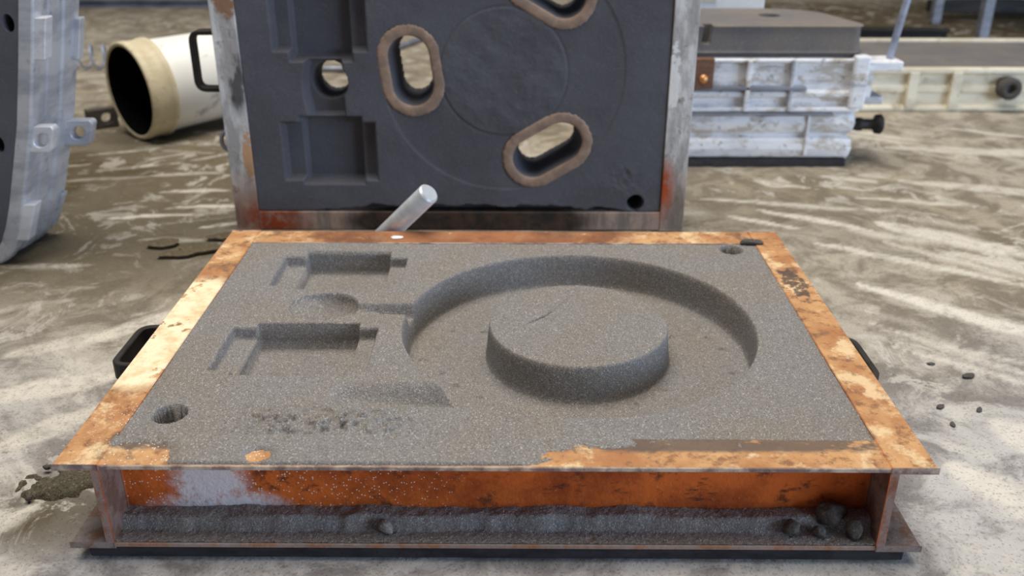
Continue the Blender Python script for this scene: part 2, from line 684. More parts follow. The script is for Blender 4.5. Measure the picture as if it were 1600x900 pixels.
def streak(ax, ay, bx, by, w, k=1.0, soft=.5, taper=True):
    global pale
    i0, i1 = np.searchsorted(xs, [min(ax, bx) - 3 * w, max(ax, bx) + 3 * w])
    j0, j1 = np.searchsorted(ys, [min(ay, by) - 3 * w, max(ay, by) + 3 * w])
    sx, sy = X[i0:i1, j0:j1], Y[i0:i1, j0:j1]
    if sx.size == 0:
        return
    d, t = seg_d(sx + .03 * (fbm(sx, sy, 9, 3, 40) - .5), sy + .03 * (fbm(sx, sy, 9, 3, 44) - .5), (ax, ay), (bx, by))
    ww = w * (np.sin(np.pi * np.clip(t * .86 + .07, 0, 1)) ** .6 if taper else 1)
    v = k * ss(1.0, 1 - soft, d / ww)
    pale[i0:i1, j0:j1] = np.maximum(pale[i0:i1, j0:j1], v)


# scrape marks that can be told apart in the photograph (world metres)
for s in [(.70, .80, 1.02, .50, .030, .95), (.985, .62, 1.12, .50, .030, .8), (.86, 1.13, 1.12, .94, .055, .75),
          (.66, 1.02, 1.02, .80, .020, .75), (.60, 1.22, .82, 1.08, .020, .8), (.52, 1.18, .66, 1.10, .018, .8),
          (.48, 1.30, .78, 1.24, .018, .6), (.86, 1.32, 1.10, 1.26, .016, .6), (.95, .95, 1.35, .70, .05, .7),
          (1.02, 1.45, 1.5, 1.30, .04, .6), (1.1, 1.75, 1.8, 1.65, .05, .6), (1.25, 1.25, 1.6, 1.10, .045, .7),
          (.62, .20, .70, .08, .045, .8), (.74, .30, .86, .14, .06, .7), (.80, .12, .90, -.04, .07, .8),
          (-.93, 1.16, -.72, 1.18, .014, .8), (-.82, 1.23, -.62, 1.24, .013, .85), (-.70, 1.10, -.52, 1.16, .013, .8),
          (-.86, 1.34, -.70, 1.36, .018, .7), (-.64, 1.36, -.5, 1.38, .014, .7), (-.95, 1.48, -.76, 1.50, .018, .5),
          (-.74, 1.62, -.58, 1.66, .020, .5), (-.72, .56, -.58, .68, .030, .8), (-.84, .50, -.66, .60, .030, .6),
          (-.80, .36, -.62, .44, .045, .8), (-.72, .22, -.60, .34, .035, .7), (-.84, .18, -.70, .20, .04, .6),
          (-.66, .04, -.60, .09, .03, .6), (-.70, -.03, -.55, -.02, .03, .5), (.1, -.05, .45, -.04, .035, .5)]:
    streak(*s)
r2 = random.Random(5)
for i in range(150):                         # further scrapes, right of the flask they run down to the right
    x = r2.uniform(.55, 2.9)
    y = r2.uniform(.1, 3.0)
    L = r2.uniform(.05, .30)
    a = math.radians(r2.gauss(-32, 12))
    streak(x, y, x + L * math.cos(a), y + L * math.sin(a), r2.uniform(.010, .035), r2.uniform(.25, .7), .8)
for i in range(110):                         # and left of it roughly level
    x = r2.uniform(-2.4, -.5)
    y = r2.uniform(.0, 3.4)
    L = r2.uniform(.04, .22)
    a = math.radians(r2.gauss(12, 16))
    streak(x, y, x + L * math.cos(a), y + L * math.sin(a), r2.uniform(.008, .024), r2.uniform(.2, .6), .8)
warp = .25 * (fbm(X, Y, 1.4, 4, 60) - .5)
warm = np.clip(ss(.25, .85, Y + warp) * .9 + .05 - .25 * ss(1.0, 2.2, X) * ss(2.5, .8, Y), 0, 1)
dark = np.zeros_like(X)
dark += .78 * ss(-.35, -.75, X) * ss(.45, .95, Y) * ss(2.6, 1.5, Y + warp)
dark += 1.0 * ss(.8, 1.1, X + warp) * ss(2.5, 2.8, Y) * ss(5.2, 4.5, Y)  # sand-stained floor, darkened further to stand in for the bench's shade
dark += .35 * ss(.9, 1.3, Y) * ss(1.7, 1.4, Y) * ss(.3, .5, X) * ss(1.3, .8, X)
dark += .35 * ss(3.8, 4.4, Y) * ss(-1, -2, X)
dark += .30 * ss(.60, .70, fbm(X, Y, 2.2, 5, 70))
dark += .8 * ss(.15, .03, np.hypot((X + .57), (Y - .09)))
dark = np.clip(dark, 0, 1)
Zf = (fbm(X, Y, 5, 3, 80) - .5) * .004
near = (np.abs(X) < .56) & (Y > -.03) & (Y < .76)
Zf = np.where(near, np.minimum(Zf, 0) * .5, Zf) - .002
me = grid_mesh('floor', xs, ys, Zf)
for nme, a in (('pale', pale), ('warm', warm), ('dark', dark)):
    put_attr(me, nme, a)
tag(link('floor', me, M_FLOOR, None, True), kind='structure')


# ------------------------------------------------------------------ channel-iron flask frame (shared builder)
W2, DEP, HGT = .5, .729, .117


def frame(root, mat, mat_handle, fl=.05, handles=((-1, .560, .062), (1, .550, .045))):
    t = .0065
    web = .456
    # side rails: full length, flanges outward
    for s in (-1, 1):
        bm = bmesh.new()
        prof = [(web - .008, 0), (W2, 0), (W2, t), (web, t), (web, HGT - t), (W2, HGT - t), (W2, HGT), (web - .008, HGT)]
        prof = [(s * a, b) for a, b in prof]
        add_prism(bm, prof, lambda p: (p[0], 0, p[1]), lambda p: (p[0], DEP, p[1]))
        bm_obj('rail', bm, mat, root, bevel=.0012, seg=1)
    x1 = web - .0085
    for s in (0, 1):
        bm = bmesh.new()
        prof = [(0, 0), (fl + .007, 0), (fl + .007, HGT), (0, HGT), (0, HGT - t), (fl, HGT - t), (fl, t), (0, t)]
        if s:
            prof = [(DEP - a, b) for a, b in prof]
        add_prism(bm, prof, lambda p: (-x1, p[0], p[1]), lambda p: (x1, p[0], p[1]))
        bm_obj('rail', bm, mat, root, bevel=.0012, seg=1)
    for s, out, hz in handles:
        bm = bmesh.new()
        yc, hl = .365, .060
        path = round_poly([(s * (web + .001), yc - hl), (s * out, yc - hl), (s * out, yc + hl), (s * (web + .001), yc + hl)],
                          [0, .02, .02, 0], 5)
        add_tube(bm, [(p[0], p[1], hz) for p in path], 0, flat=(.010, .028))
        bm_obj('handle', bm, mat_handle, root, bevel=.0015, seg=1)


# ------------------------------------------------------------------ lying flask with the sand mould
Z0 = .018
drag = tag(empty('sand_flask', (0, 0, Z0)),
           'rusty orange channel iron flask lying on the floor, filled with ring shaped sand mould', 'foundry flask')
frame(drag, M_RUST, M_BLACK)

st = .0015
xs = np.arange(-.4478, .4479, st)
ys = np.arange(.0572, .6722, st)
X, Y = np.meshgrid(xs, ys, indexing='ij')
Z = np.zeros_like(X)
und = (fbm(X, Y, 9, 3, 5) - .5) * .0040
und += .003 * np.exp(-(((X + .19) / .13) ** 2 + ((Y - .10) / .03) ** 2))
cx, cy, RO, RB, RD = .1155, .3625, .2575, .1305, .056
rr = np.hypot(X - cx, Y - cy)
ang = np.arctan2(Y - cy, X - cx)
wob = .0012 * (fbm(ang * 3, rr, 2, 3, 9) - .5)
soft = .012 + .010 * ss(.15, -.9, np.cos(ang - 2.6) * -1)          # rounder lip on the left
g1 = ramp(RO + .002 - rr + wob, .0072)
g2 = ramp(rr - RB + wob, .0068)
dep = RD * np.minimum(g1, g2)
# pockets
for (mx0, mx1, my0, my1, sx0, sx1, sy0, sy1) in ((-.341, -.194, .478, .634, -.376, -.163, .490, .612),
                                                 (-.358, -.206, .205, .359, -.392, -.177, .218, .345)):
    dep = np.maximum(dep, .042 * ramp(box_d(X, Y, mx0, mx1, my0, my1), .0030))
    dep = np.maximum(dep, .019 * ramp(box_d(X, Y, sx0, sx1, sy0, sy1), .0038))
# sprue well with its runner to the ring
q = np.hypot((X + .272) / .053, (Y - .417) / .047)
well = .034 * np.sqrt(np.clip(1 - q ** 2, 0, 1)) * (.55 + .45 * ss(-.32, -.25, X))
dep = np.maximum(dep, well)
dep = np.maximum(dep, (.010 + .012 * ss(-.23, -.13, X)) * ramp(box_d(X, Y, -.24, -.09, .388, .427), .008) * (rr > RO - .02))
# second runner, a soft scoop in front
d, tt = seg_d(X, Y, (-.185, .158), (-.050, .160))
sc = (.016 + .014 * tt) * ss(.034, .006, d)
dep = np.maximum(dep, np.where(rr > RO - .03, sc, 0))
# guide holes
hl = ramp(.0215 - np.hypot(X + .403, Y - .109), .0025) * .10
hr = ramp(.0205 - np.hypot(X - .4005, Y - .647), .003) * .09
dep = np.maximum(dep, np.maximum(hl, hr))
Z = und * (1 - .6 * np.clip(dep / .02, 0, 1)) - dep
# crack across the boss
for a, b in (((.044, .363), (.066, .384)), ((.066, .384), (.080, .404)), ((.080, .404), (.119, .476))):
    d, tt = seg_d(X + .004 * (fbm(X, Y, 60, 2, 21) - .5), Y, a, b)
    Z -= .004 * ss(.0032, .0004, d) * (1 if b[1] < .41 else .35)
Z += .0022 * ss(.0, .03, (Y - .363) - 1.5 * (X - .044)) * (rr < RB - .004) * ss(.07, .01, np.hypot(X - .08, Y - .42))
# crumbly patches
pt = ss(.10, .02, np.hypot((X + .20) / 1.5, (Y - .09) / .55))
pt += .6 * ss(.05, .01, np.hypot((X + .27), (Y - .085)))
rough_ = fbm(X, Y, 70, 3, 31)
Z += pt * ((fbm(X, Y, 110, 3, 33) - .5) * .009 + .0045 * ss(.50, .62, rough_) - .007 * ss(.66, .72, fbm(X, Y, 45, 3, 34)))
inr = (rr < RO - .02) & (rr > RB + .012)
cr = fbm(X, Y, 55, 2, 35)
Z += inr * (-.004 * ss(.80, .86, cr) + .0016 * (fbm(X, Y, 24, 3, 37) - .5))
d, tt = seg_d(X, Y + .006 * (fbm(X, Y, 50, 2, 25) - .5), (-.075, .205), (-.040, .196))
Z += .005 * ss(.007, .002, d) - .006 * ss(.004, .001, np.abs(d - .008)) * (Y < .205)
Z += (rng.random(X.shape) - .5) * .0013
Z += HGT - .0015
Z = np.maximum(Z, .012)
me = grid_mesh('sand_mould', xs, ys, Z, skirt=.004)
tag(link('sand_mould', me, M_SAND, drag, True), 'grey moulding sand rammed flush, with ring cavity, centre boss and pockets')

# loose sand over the front flange and on the foot flange
xs = np.arange(-.45, .4501, .0022)
ys = np.arange(.001, .0585, .0019)
X, Y = np.meshgrid(xs, ys, indexing='ij')
k = ss(-.47, -.33, X) * ss(.17, -.10, X) * 1.15 + .55 * ss(.02, .055, Y) * ss(.30, .1, X)
k += -.25 + 1.1 * (fbm(X, Y, 26, 5, 50, .7) - .5)
k -= .9 * ss(.05, .01, np.hypot(X + .40, (Y - .02))) + .9 * ss(.03, .008, np.hypot(X + .27, (Y - .02) * 1.2))
k *= ss(.0, .006, Y)
H = HGT - .0008 + np.where(k > .12, .0012 + .0035 * ss(.1, .7, k), -.003) + (rng.random(X.shape) - .5) * .0012
me = grid_mesh('loose_sand', xs, ys, H, drop=(k[:-1, :-1] < .05) & (k[1:, 1:] < .05))
tag(link('loose_sand', me, M_SAND, drag, True), 'loose sand spilled over the front flange', kind='stuff')
ys = np.arange(.0015, .0497, .0016)
X, Y = np.meshgrid(xs, ys, indexing='ij')
bank = ss(.021, .033, Y + .012 * (fbm(X, Y * 0, 30, 3, 52) - .5))
H = .0065 + .0005 + .0012 * fbm(X, Y, 60, 3, 53) + bank * (.016 + .009 * (fbm(X, Y, 22, 3, 54) - .5))
H += (rng.random(X.shape) - .5) * .0012
k = fbm(X, Y, 30, 4, 56) - .30 + 1.2 * ss(.010, .024, Y)
H = np.where(k > 0, H, .004)
me = grid_mesh('loose_sand', xs, ys, H, drop=(k[:-1, :-1] < -.02) & (k[1:, 1:] < -.02))
tag(link('loose_sand', me, M_SAND, drag, True), 'bank of loose sand lying on the foot flange', kind='stuff')

# thin dark board below the flask
bm = bmesh.new()
add_box(bm, (-.482, .004, 0), (.484, .72, Z0 - .0016))
tag(bm_obj('bottom_board', bm, M_DARK, None, bevel=.002, seg=1), 'thin dark board lying between the rusty orange flask and floor', 'board')


# ------------------------------------------------------------------ standing flask
YF = 1.0845
cope = tag(empty('sand_flask', (-.105, YF + HGT, 0.0), (math.pi / 2, 0, 0)),
           'grey painted flask standing upright, its dark sand face pierced by three brown rimmed slots', 'foundry flask')
frame(cope, M_PAINT, M_BLACK, fl=.035, handles=((-1, .560, .062),))
st = .002
xs = np.arange(-.4478, .4479, st)
ys = np.arange(.0422, .6868, st)
X, Y = np.meshgrid(xs, ys, indexing='ij')
dep = np.zeros_like(X)
for (mx0, mx1, my0, my1, sx0, sx1, sy0, sy1) in ((-.342, -.203, .104, .258, -.381, -.175, .113, .245),
                                                 (-.348, -.213, .371, .525, -.381, -.181, .392, .512)):
    dep = np.maximum(dep, .045 * ramp(box_d(X, Y, mx0, mx1, my0, my1), .010))
    dep = np.maximum(dep, .024 * ramp(box_d(X, Y, sx0, sx1, sy0, sy1), .008))
dep = np.maximum(dep, .036 * ramp(box_d(X, Y, -.318 - .008 * np.sin((Y - .26) * 28), -.236, .25, .38), .010) * ss(.245, .262, Y) ** .2)
TH = .113
q = .043 - np.hypot(X + .270, Y - .328)
thr = q > .008
dep = np.maximum(dep, TH * ramp(q, .008))
slots = []
for c, a, r, hseg in (((-.094, .353), math.radians(97), .043, .030), ((.194, .183), math.radians(30), .043, .036),
                      ((.194, .522), math.radians(-30), .043, .036)):
    u = (math.cos(a) * hseg, math.sin(a) * hseg)
    d, tt = seg_d(X, Y, (c[0] - u[0], c[1] - u[1]), (c[0] + u[0], c[1] + u[1]))
    dep = np.maximum(dep, TH * np.clip((r - d) / .010, 0, 1))
    thr |= d < r - .0105
    slots.append((c, a, r, hseg))
dep = np.maximum(dep, .07 * ramp(.0185 - np.hypot(X - .391, Y - .063), .003))
rr = np.hypot(X - .10, Y - .350)
lo = -.0016 * ss(.2575, .253, rr) + .0013 * ss(.136, .131, rr) - .0015 * np.exp(-((rr - .134) / .0025) ** 2)
lo += (.0016 + .004 * ss(.134, .12, rr)) * (fbm(X, Y, 26, 4, 90) - .5)
lo += .006 * (fbm(X, Y, 70, 3, 95) - .5) * ss(.05, .015, np.hypot(X - .365, Y - .115))
edge = Y - .042 - .026 * fbm(X, Y * 0, 24, 4, 92) * ss(-.36, -.20, X) * ss(.38, .30, X)
dep = np.maximum(dep, .030 * ss(.002, -.004, edge))
Z = HGT - .004 - dep + lo * (dep < .01) + (rng.random(X.shape) - .5) * .0005
fm = thr[:-1, :-1] & thr[1:, :-1] & thr[:-1, 1:] & thr[1:, 1:]
me = grid_mesh('sand_mould', xs, ys, Z, drop=fm, skirt=.004)
tag(link('sand_mould', me, M_COPE, cope, True), 'dark grey coated sand face with stepped pockets and slots')
# sand backing plate between holes is not seen: the back of the mould is a plain sheet with the same openings
db = (dep > .06)[::2, ::2]
dropb = db[:-1, :-1] | db[1:, :-1] | db[:-1, 1:] | db[1:, 1:]
me = grid_mesh('sand_back', xs[::2], ys[::2], np.full((len(xs[::2]), len(ys[::2])), .0035),
               drop=dropb)
link('sand_back', me, M_COPE, cope, True)
for i, (c, a, r, hseg) in enumerate(slots):
    bm = bmesh.new()
    n = 120
    inner, outer, oz = [], [], []
    rr_ = random.Random(i)
    ph = [rr_.uniform(0, 6.28) for _ in range(6)]
    for k in range(n):
        t = 2 * math.pi * k / n
        e = (math.cos(t), math.sin(t))
        off = hseg if e[0] > 0 else -hseg
        jag = rr_.uniform(-.0014, .0014)
        for lst, R_ in ((inner, r + .0005), (outer, r + .0225 + jag)):
            p = (off + e[0] * R_, e[1] * R_)
            lst.append((c[0] + math.cos(a) * p[0] - math.sin(a) * p[1], c[1] + math.sin(a) * p[0] + math.cos(a) * p[1]))
    zt = HGT - .0015
    rings = [[bm.verts.new((p[0], p[1], z)) for p in lst] for lst, z in
             ((outer, zt - .006), (outer, zt - .0024), ([((o[0] * .8 + q_[0] * .2), (o[1] * .8 + q_[1] * .2)) for o, q_ in zip(outer, inner)], zt - .0012),
              ([((o[0] * .2 + q_[0] * .8), (o[1] * .2 + q_[1] * .8)) for o, q_ in zip(outer, inner)], zt - .0010),
              (inner, zt - .003), (inner, zt - .012))]
    for A, B in zip(rings, rings[1:]):
        for k in range(n):
            bm.faces.new((A[k], A[(k + 1) % n], B[(k + 1) % n], B[k]))
    bm_obj('slot_rim', bm, M_RIM, cope, True)
# small lifting ring on the flask's side
bm = bmesh.new()
add_tube(bm, [(-.502 - .018 * math.cos(t), .195 + .022 * math.sin(t), .085) for t in np.linspace(0, 2 * math.pi, 17)], .005, 8, cap=False)
bm_obj('ring_lug', bm, M_STEEL, cope, True)


# ------------------------------------------------------------------ aluminium pin leaning on the lying flask
def rod(name, a, b, r, mat, label, cat, n=24, bev=.002, group=None):
    a, b = Vector(a), Vector(b)
    L = (b - a).length
    bm = bmesh.new()
    add_lathe(bm, [(0, 0), (r - bev, 0), (r, bev), (r, L - bev), (r - bev, L), (0, L)], None, n)
    o = bm_obj(name, bm, mat, None, True)
    for p in o.data.polygons:
        p.use_smooth = abs(p.normal.z) < .3
    o.location = a
    o.rotation_euler = (b - a).to_track_quat('Z', 'Y').to_euler()
    return tag(o, label, cat, group)


PA, PB = Vector((-.2055, .7595, .132)), Vector((-.1325, .716, .2140))
dr = (PB - PA).normalized()
foot = PA - dr * ((PA.z - .012) / dr.z)
rod('guide_pin', foot, PB, .0193, M_ROD, 'bright aluminium pin leaning up behind the back rail of the rusty flask', 'metal pin', 40, .003)


# ------------------------------------------------------------------ round-cornered aluminium flask at the left edge
YL, TL = .88, .185
half = [(-1.037, 0.0), (-1.018, .010), (-1.001, .031), (-.982, .070), (-.965, .114), (-.939, .194), (-.911, .284), (-.881, .406), (-.855, .521),
        (-.845, .60), (-.850, .68), (-.88, .76), (-.94, .82), (-1.03, .85)]
MX = -1.40
outl = half + [(2 * MX - x, z) for x, z in reversed(half)]
lf = tag(empty('sand_flask', (-1.30, YL, 0)), 'pale aluminium flask with rounded corners and lugs standing on edge, left of the white pail', 'foundry flask')


def on_left(fn):
    """outline plane (x,z), depth = +y, relative to the root"""
    bm = bmesh.new()
    fn(bm)
    for v in bm.verts:
        x, y, d = v.co
        v.co = (x + 1.30, d, y)
    return bm


prof = [(-.030, .003), (-.004, 0), (0, .004), (.0, .030), (-.004, .036), (-.004, .060), (0.0, .066), (.002, .100), (-.002, .106), (-.002, .118),
        (.004, .124), (.004, TL), (-.030, TL)]
bm = on_left(lambda bm: add_sweep(bm, outl, prof))
bm_obj('rim', bm, M_ALU, lf, False, .0015, 1)
bm = on_left(lambda bm: add_prism(bm, [(x * .985 + MX * .015, z * .985 + .006) for x, z in outl], lambda p: (p[0], p[1], .004), lambda p: (p[0], p[1], TL - .004)))
left_sand = bm_obj('sand_mould', bm, M_COPE, lf)


def edge_x(z):
    zz = [p[1] for p in half[:10]]
    xx = [p[0] for p in half[:10]]
    return float(np.interp(z, zz, xx))


def pad(name, z0, z1, d0, d1, out, hole=None, mat=M_ALU, hr=.014):
    """block standing out of the rim, following its slope"""
    bm = bmesh.new()
    xa, xb = edge_x(z0) + 1.30, edge_x(z1) + 1.30
    lean = (xb - xa) / (z1 - z0)
    def P(o, d, z):
        return (xa + lean * (z - z0) + o, d, z)
    if hole is None:
        vs = [bm.verts.new(P(o, d, z)) for o in (-.006, out) for d in (d0, d1) for z in (z0, z1)]
        for f in ((0, 1, 3, 2), (4, 6, 7, 5), (0, 4, 5, 1), (2, 3, 7, 6), (0, 2, 6, 4), (1, 5, 7, 3)):
            bm.faces.new([vs[i] for i in f])
    else:
        # plate across the depth axis with a round hole; its faces look along y
        o0, o1 = -.004, out
        n = 24
        oc, zc = hole
        loops = []
        for d in (d0, d1):
            outer, inner = [], []
            for k in range(n):
                t = 2 * math.pi * (k + .5) / n
                cx_, cz_ = math.cos(t), math.sin(t)
                s = 1 / max(abs(cx_), abs(cz_))
                ox = oc + (cx_ * s) * ((o1 - oc) if cx_ > 0 else (oc - o0))
                oz_ = zc + (cz_ * s) * ((z1 - zc) if cz_ > 0 else (zc - z0))
                outer.append(bm.verts.new(P(ox, d, oz_)))
                inner.append(bm.verts.new(P(oc + cx_ * hr, d, zc + cz_ * hr)))
            loops.append((outer, inner))
        (oa, ia), (ob, ib) = loops
        for k in range(n):
            j = (k + 1) % n
            bm.faces.new((oa[k], oa[j], ia[j], ia[k]))
            bm.faces.new((ob[k], ib[k], ib[j], ob[j]))
            bm.faces.new((oa[k], ob[k], ob[j], oa[j]))
            bm.faces.new((ia[k], ia[j], ib[j], ib[k]))
    return bm_obj(name, bm, mat, lf, False, .0018, 1)


M_PAD = alu_mat('clean_aluminium', lin(206, 208, 214), lin(228, 229, 233), lin(160, 158, 160), .45, .25, .4)
pad('clamp_block', .415, .492, .004, .034, .020, mat=M_PAD)
pad('clamp_block', .385, .468, .160, .184, .017)
pad('clamp_block', .052, .130, .002, .032, .022, mat=M_PAD)
pad('clamp_block', .020, .098, .160, .184, .012)
pad('lug', .236, .288, .006, .030, .040, hole=(.018, .260), mat=M_PAD)
pad('lug', .208, .262, .150, .176, .058, hole=(.030, .236))
for z, x in ((.482, -.913), (.253, -.984), (.640, -1.12)):
    bm = bmesh.new()
    add_lathe(bm, [(0, .03), (.0145, .03), (.0125, -.05), (0, -.05)], Matrix.Translation((x + 1.30, 0, z)) @ Matrix.Rotation(math.pi / 2, 4, 'X') @ Matrix.Diagonal((.85, 1.25, 1, 1)), 20)
    cut(left_sand, bm)


# ------------------------------------------------------------------ white pail on its side
def pail():
    r0 = .139
    az = math.radians(47)
    axis = Vector((math.cos(az), math.sin(az), 0.0))
    root = tag(empty('pail', (-1.105, 1.815, 0)), 'white plastic pail with cream collar lying on its side, black inside', 'pail')
    q = axis.to_track_quat('Z', 'Y').to_matrix().to_4x4()
    tilt = Matrix.Rotation(math.radians(1.5), 4, axis.cross(Vector((0, 0, 1))))
    M = Matrix.Translation((0, 0, r0 + .004)) @ tilt @ q
    bm = bmesh.new()
    add_lathe(bm, [(r0 - .007, .055), (r0 - .004, .060), (r0 - .010, .40), (r0 - .014, .405), (0, .405)], M, 64)
    bm_obj('body', bm, M_PAIL, root, True)
    bm = bmesh.new()
    add_lathe(bm, [(r0 - .010, .002), (r0 - .003, -.002), (r0 + .002, .002), (r0 + .003, .022), (r0 + .001, .024), (r0 + .001, .064), (r0 + .004, .066),
                   (r0 + .004, .078), (r0 - .006, .082)], M, 64)
    bm_obj('collar', bm, M_BAND, root, True)
    bm = bmesh.new()
    # lock tab on the collar
    for k, (a0, a1, z0, z1) in enumerate(((.35, .62, .028, .032), (.60, .63, .028, .058))):
        A, B = [], []
        for aa in np.linspace(a0, a1, 5):
            for z in (z0, z1):
                t = aa * math.pi + math.radians(-90)
                for lst, rr in ((A, r0 + .0005), (B, r0 + .0045)):
                    lst.append(bm.verts.new(M @ Vector((rr * math.cos(t), rr * math.sin(t), z))))
        for i in range(0, 8, 2):
            bm.faces.new((B[i], B[i + 1], B[i + 3], B[i + 2]))
            bm.faces.new((A[i], B[i], B[i + 2], A[i + 2]))
            bm.faces.new((A[i + 1], A[i + 3], B[i + 3], B[i + 1]))
    bm_obj('collar_tab', bm, M_BAND, root)
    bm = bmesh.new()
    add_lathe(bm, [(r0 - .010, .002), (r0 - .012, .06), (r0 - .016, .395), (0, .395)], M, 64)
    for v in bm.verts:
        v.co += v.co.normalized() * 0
    bm_obj('black_lining', bm, M_HOLE, root, True)  # inside of the pail in one even near-black
    return root


pail()
# a small iron lug lies beside the pail
bm = bmesh.new()
n = 20
o_, i_ = [], []
for d in (0, .03):
    O, I = [], []
    for k in range(n):
        t = 2 * math.pi * (k + .5) / n
        c_, s_ = math.cos(t), math.sin(t)
        s = 1 / max(abs(c_), abs(s_))
        O.append(bm.verts.new((c_ * s * .045, d, .03 + s_ * s * .03)))
        I.append(bm.verts.new((.012 + c_ * .016, d, .03 + s_ * .016)))
    o_.append(O)
    i_.append(I)
for k in range(n):
    j = (k + 1) % n
    bm.faces.new((o_[0][k], o_[0][j], i_[0][j], i_[0][k]))
    bm.faces.new((o_[1][k], i_[1][k], i_[1][j], o_[1][j]))
    bm.faces.new((o_[0][k], o_[1][k], o_[1][j], o_[0][j]))
    bm.faces.new((i_[0][k], i_[0][j], i_[1][j], i_[1][k]))
o = bm_obj('iron_lug', bm, M_FLAKE, None, False, .002, 1)
o.location = (-1.255, 1.945, 0)
o.rotation_euler = (0, 0, math.radians(35))
tag(o, 'small dark iron lug with a hole on the floor beside the pail mouth', 'iron lug')

# coil spring behind
bm = bmesh.new()
add_tube(bm, [(.0155 * t * 2 - .12, .045 * math.cos(t * 2 * math.pi / 1.6), .05 + .045 * math.sin(t * 2 * math.pi / 1.6)) for t in np.linspace(0, 9.6, 145)], .0045, 8)
o = bm_obj('coil_spring', bm, M_POLE, None, True)
o.location = (-1.70, 2.83, 0)
o.rotation_euler = (0, 0, math.radians(6))
tag(o, 'thin steel coil spring on the floor between the left aluminium flask and the pail', 'spring')

# ------------------------------------------------------------------ stack of whitened flasks at right
def flask_sweep(name, x0, x1, y0, y1, z, prof, mat, label, group=None, rad=.02, fill=None, fillz=0):
    root = tag(empty(name, ((x0 + x1) / 2, (y0 + y1) / 2, z)), label, 'foundry flask', group)
    hx, hy = (x1 - x0) / 2, (y1 - y0) / 2
    ol = round_poly([(-hx, -hy), (hx, -hy), (hx, hy), (-hx, hy)], rad, 4)
    bm = bmesh.new()
    add_sweep(bm, ol, prof)
    bm_obj('wall', bm, mat, root, False, .002, 1)
    if fill is not None:
        gx = np.linspace(-hx + .012, hx - .012, 60)
        gy = np.linspace(-hy + .012, hy - .012, 60)
        GX, GY = np.meshgrid(gx, gy, indexing='ij')
        link('sand_fill', grid_mesh('sand_fill', gx, gy, fillz + .004 * fbm(GX, GY, 12, 3, 3), skirt=.004), fill, root, True)
    return root


def part_box(name, lo, hi, mat, root, bev=.003):
    bm = bmesh.new()
    L = root.location
    add_box(bm, [a - b for a, b in zip(lo, L)], [a - b for a, b in zip(hi, L)])
    return bm_obj(name, bm, mat, root, False, bev, 2)


SX0, SX1, SY0, SY1 = .40, .925, 1.575, 2.15
# dark sand cake on the floor
bm = bmesh.new()
gx = np.linspace(SX0 + .01, SX1 - .015, 90)
gy = np.linspace(SY0 - .004, SY1 - .01, 60)
GX, GY = np.meshgrid(gx, gy, indexing='ij')
bm.free()
me = grid_mesh('sand_cake', gx, gy, .018 + .001 * fbm(GX, GY, 50, 3, 6), skirt=0.0)
M_CAKE = sand_mat('black_sand', lin(44, 43, 48), lin(54, 51, 54), lin(22, 22, 24), .6, 300)
co = np.empty(len(me.vertices) * 3, np.float32)
me.vertices.foreach_get('co', co)
co = co.reshape(-1, 3)
co[:, 1] -= .012 * (co[:, 1] < SY0 + .002) * fbm(co[:, 0], co[:, 2] * 0, 40, 3, 8) * (co[:, 2] < .01)
me.vertices.foreach_set('co', co.ravel())
tag(link('sand_cake', me, M_CAKE, None, True), 'flat black layer of sand beneath the stack of whitened flasks', 'sand')

profA = [(-.03, 0), (-.006, 0), (0, .006), (.004, .026), (.001, .050), (-.012, .058), (-.012, .066), (.000, .074), (.004, .095), (.0, .118), (-.006, .126), (-.03, .126)]
f1 = flask_sweep('moulding_box', SX0, SX1, SY0, SY1, .020, profA, M_ALUW, 'whitened ribbed flask at the bottom of the stack right of the standing flask', 'stacked whitened flasks')
part_box('shelf', (SX0 + .02, SY0 - .012, .139), (.86, SY0 + .03, .146), M_STEEL, f1, .0015)
part_box('seam_strip', (.795, SY0 - .008, .03), (.802, SY0 + .02, .14), M_ALUW, f1, .0015)
profB = [(-.03, 0), (.006, 0), (.006, .010), (-.010, .014), (-.010, .034), (.004, .040), (.004, .052), (-.006, .056), (-.006, .126), (.006, .130), (.006, .138), (-.03, .142)]
f2 = flask_sweep('moulding_box', SX0, SX1 + .004, SY0, SY1, .148, profB, M_ALUW, 'whitened stained flask on top of the stack, carrying the grey sand slab', 'stacked whitened flasks', fill=M_SLAB, fillz=.148)
part_box('corner_post', (.895, SY0 - .018, .160), (.935, SY0 + .02, .296), M_ALUW, f2, .006)
part_box('rib', (.62, SY0 - .014, .150), (.632, SY0 + .01, .285), M_ALUW, f2, .003)
part_box('rib', (.735, SY0 - .012, .150), (.745, SY0 + .01, .285), M_ALU, f2, .003)
part_box('rail_bar', (.50, SY0 - .014, .206), (.78, SY0 + .01, .216), M_STEEL, f2, .002)
# worn clamp plate with an orange stud added to imitate a glint of light
pl = part_box('clamp_plate', (.470, SY0 - .022, .212), (.532, SY0 + .006, .290), M_BROWNPL, f2, .002)
bm = bmesh.new()
add_lathe(bm, [(.0001, .008), (.007, .007), (.011, .003), (.012, 0)], Matrix.Translation((.506 - f2.location.x, SY0 - .022 - f2.location.y, .238 - .148)) @ Matrix.Rotation(math.pi / 2, 4, 'X'), 16)
bm_obj('glint_stud', bm, M_GLINT, pl, True)
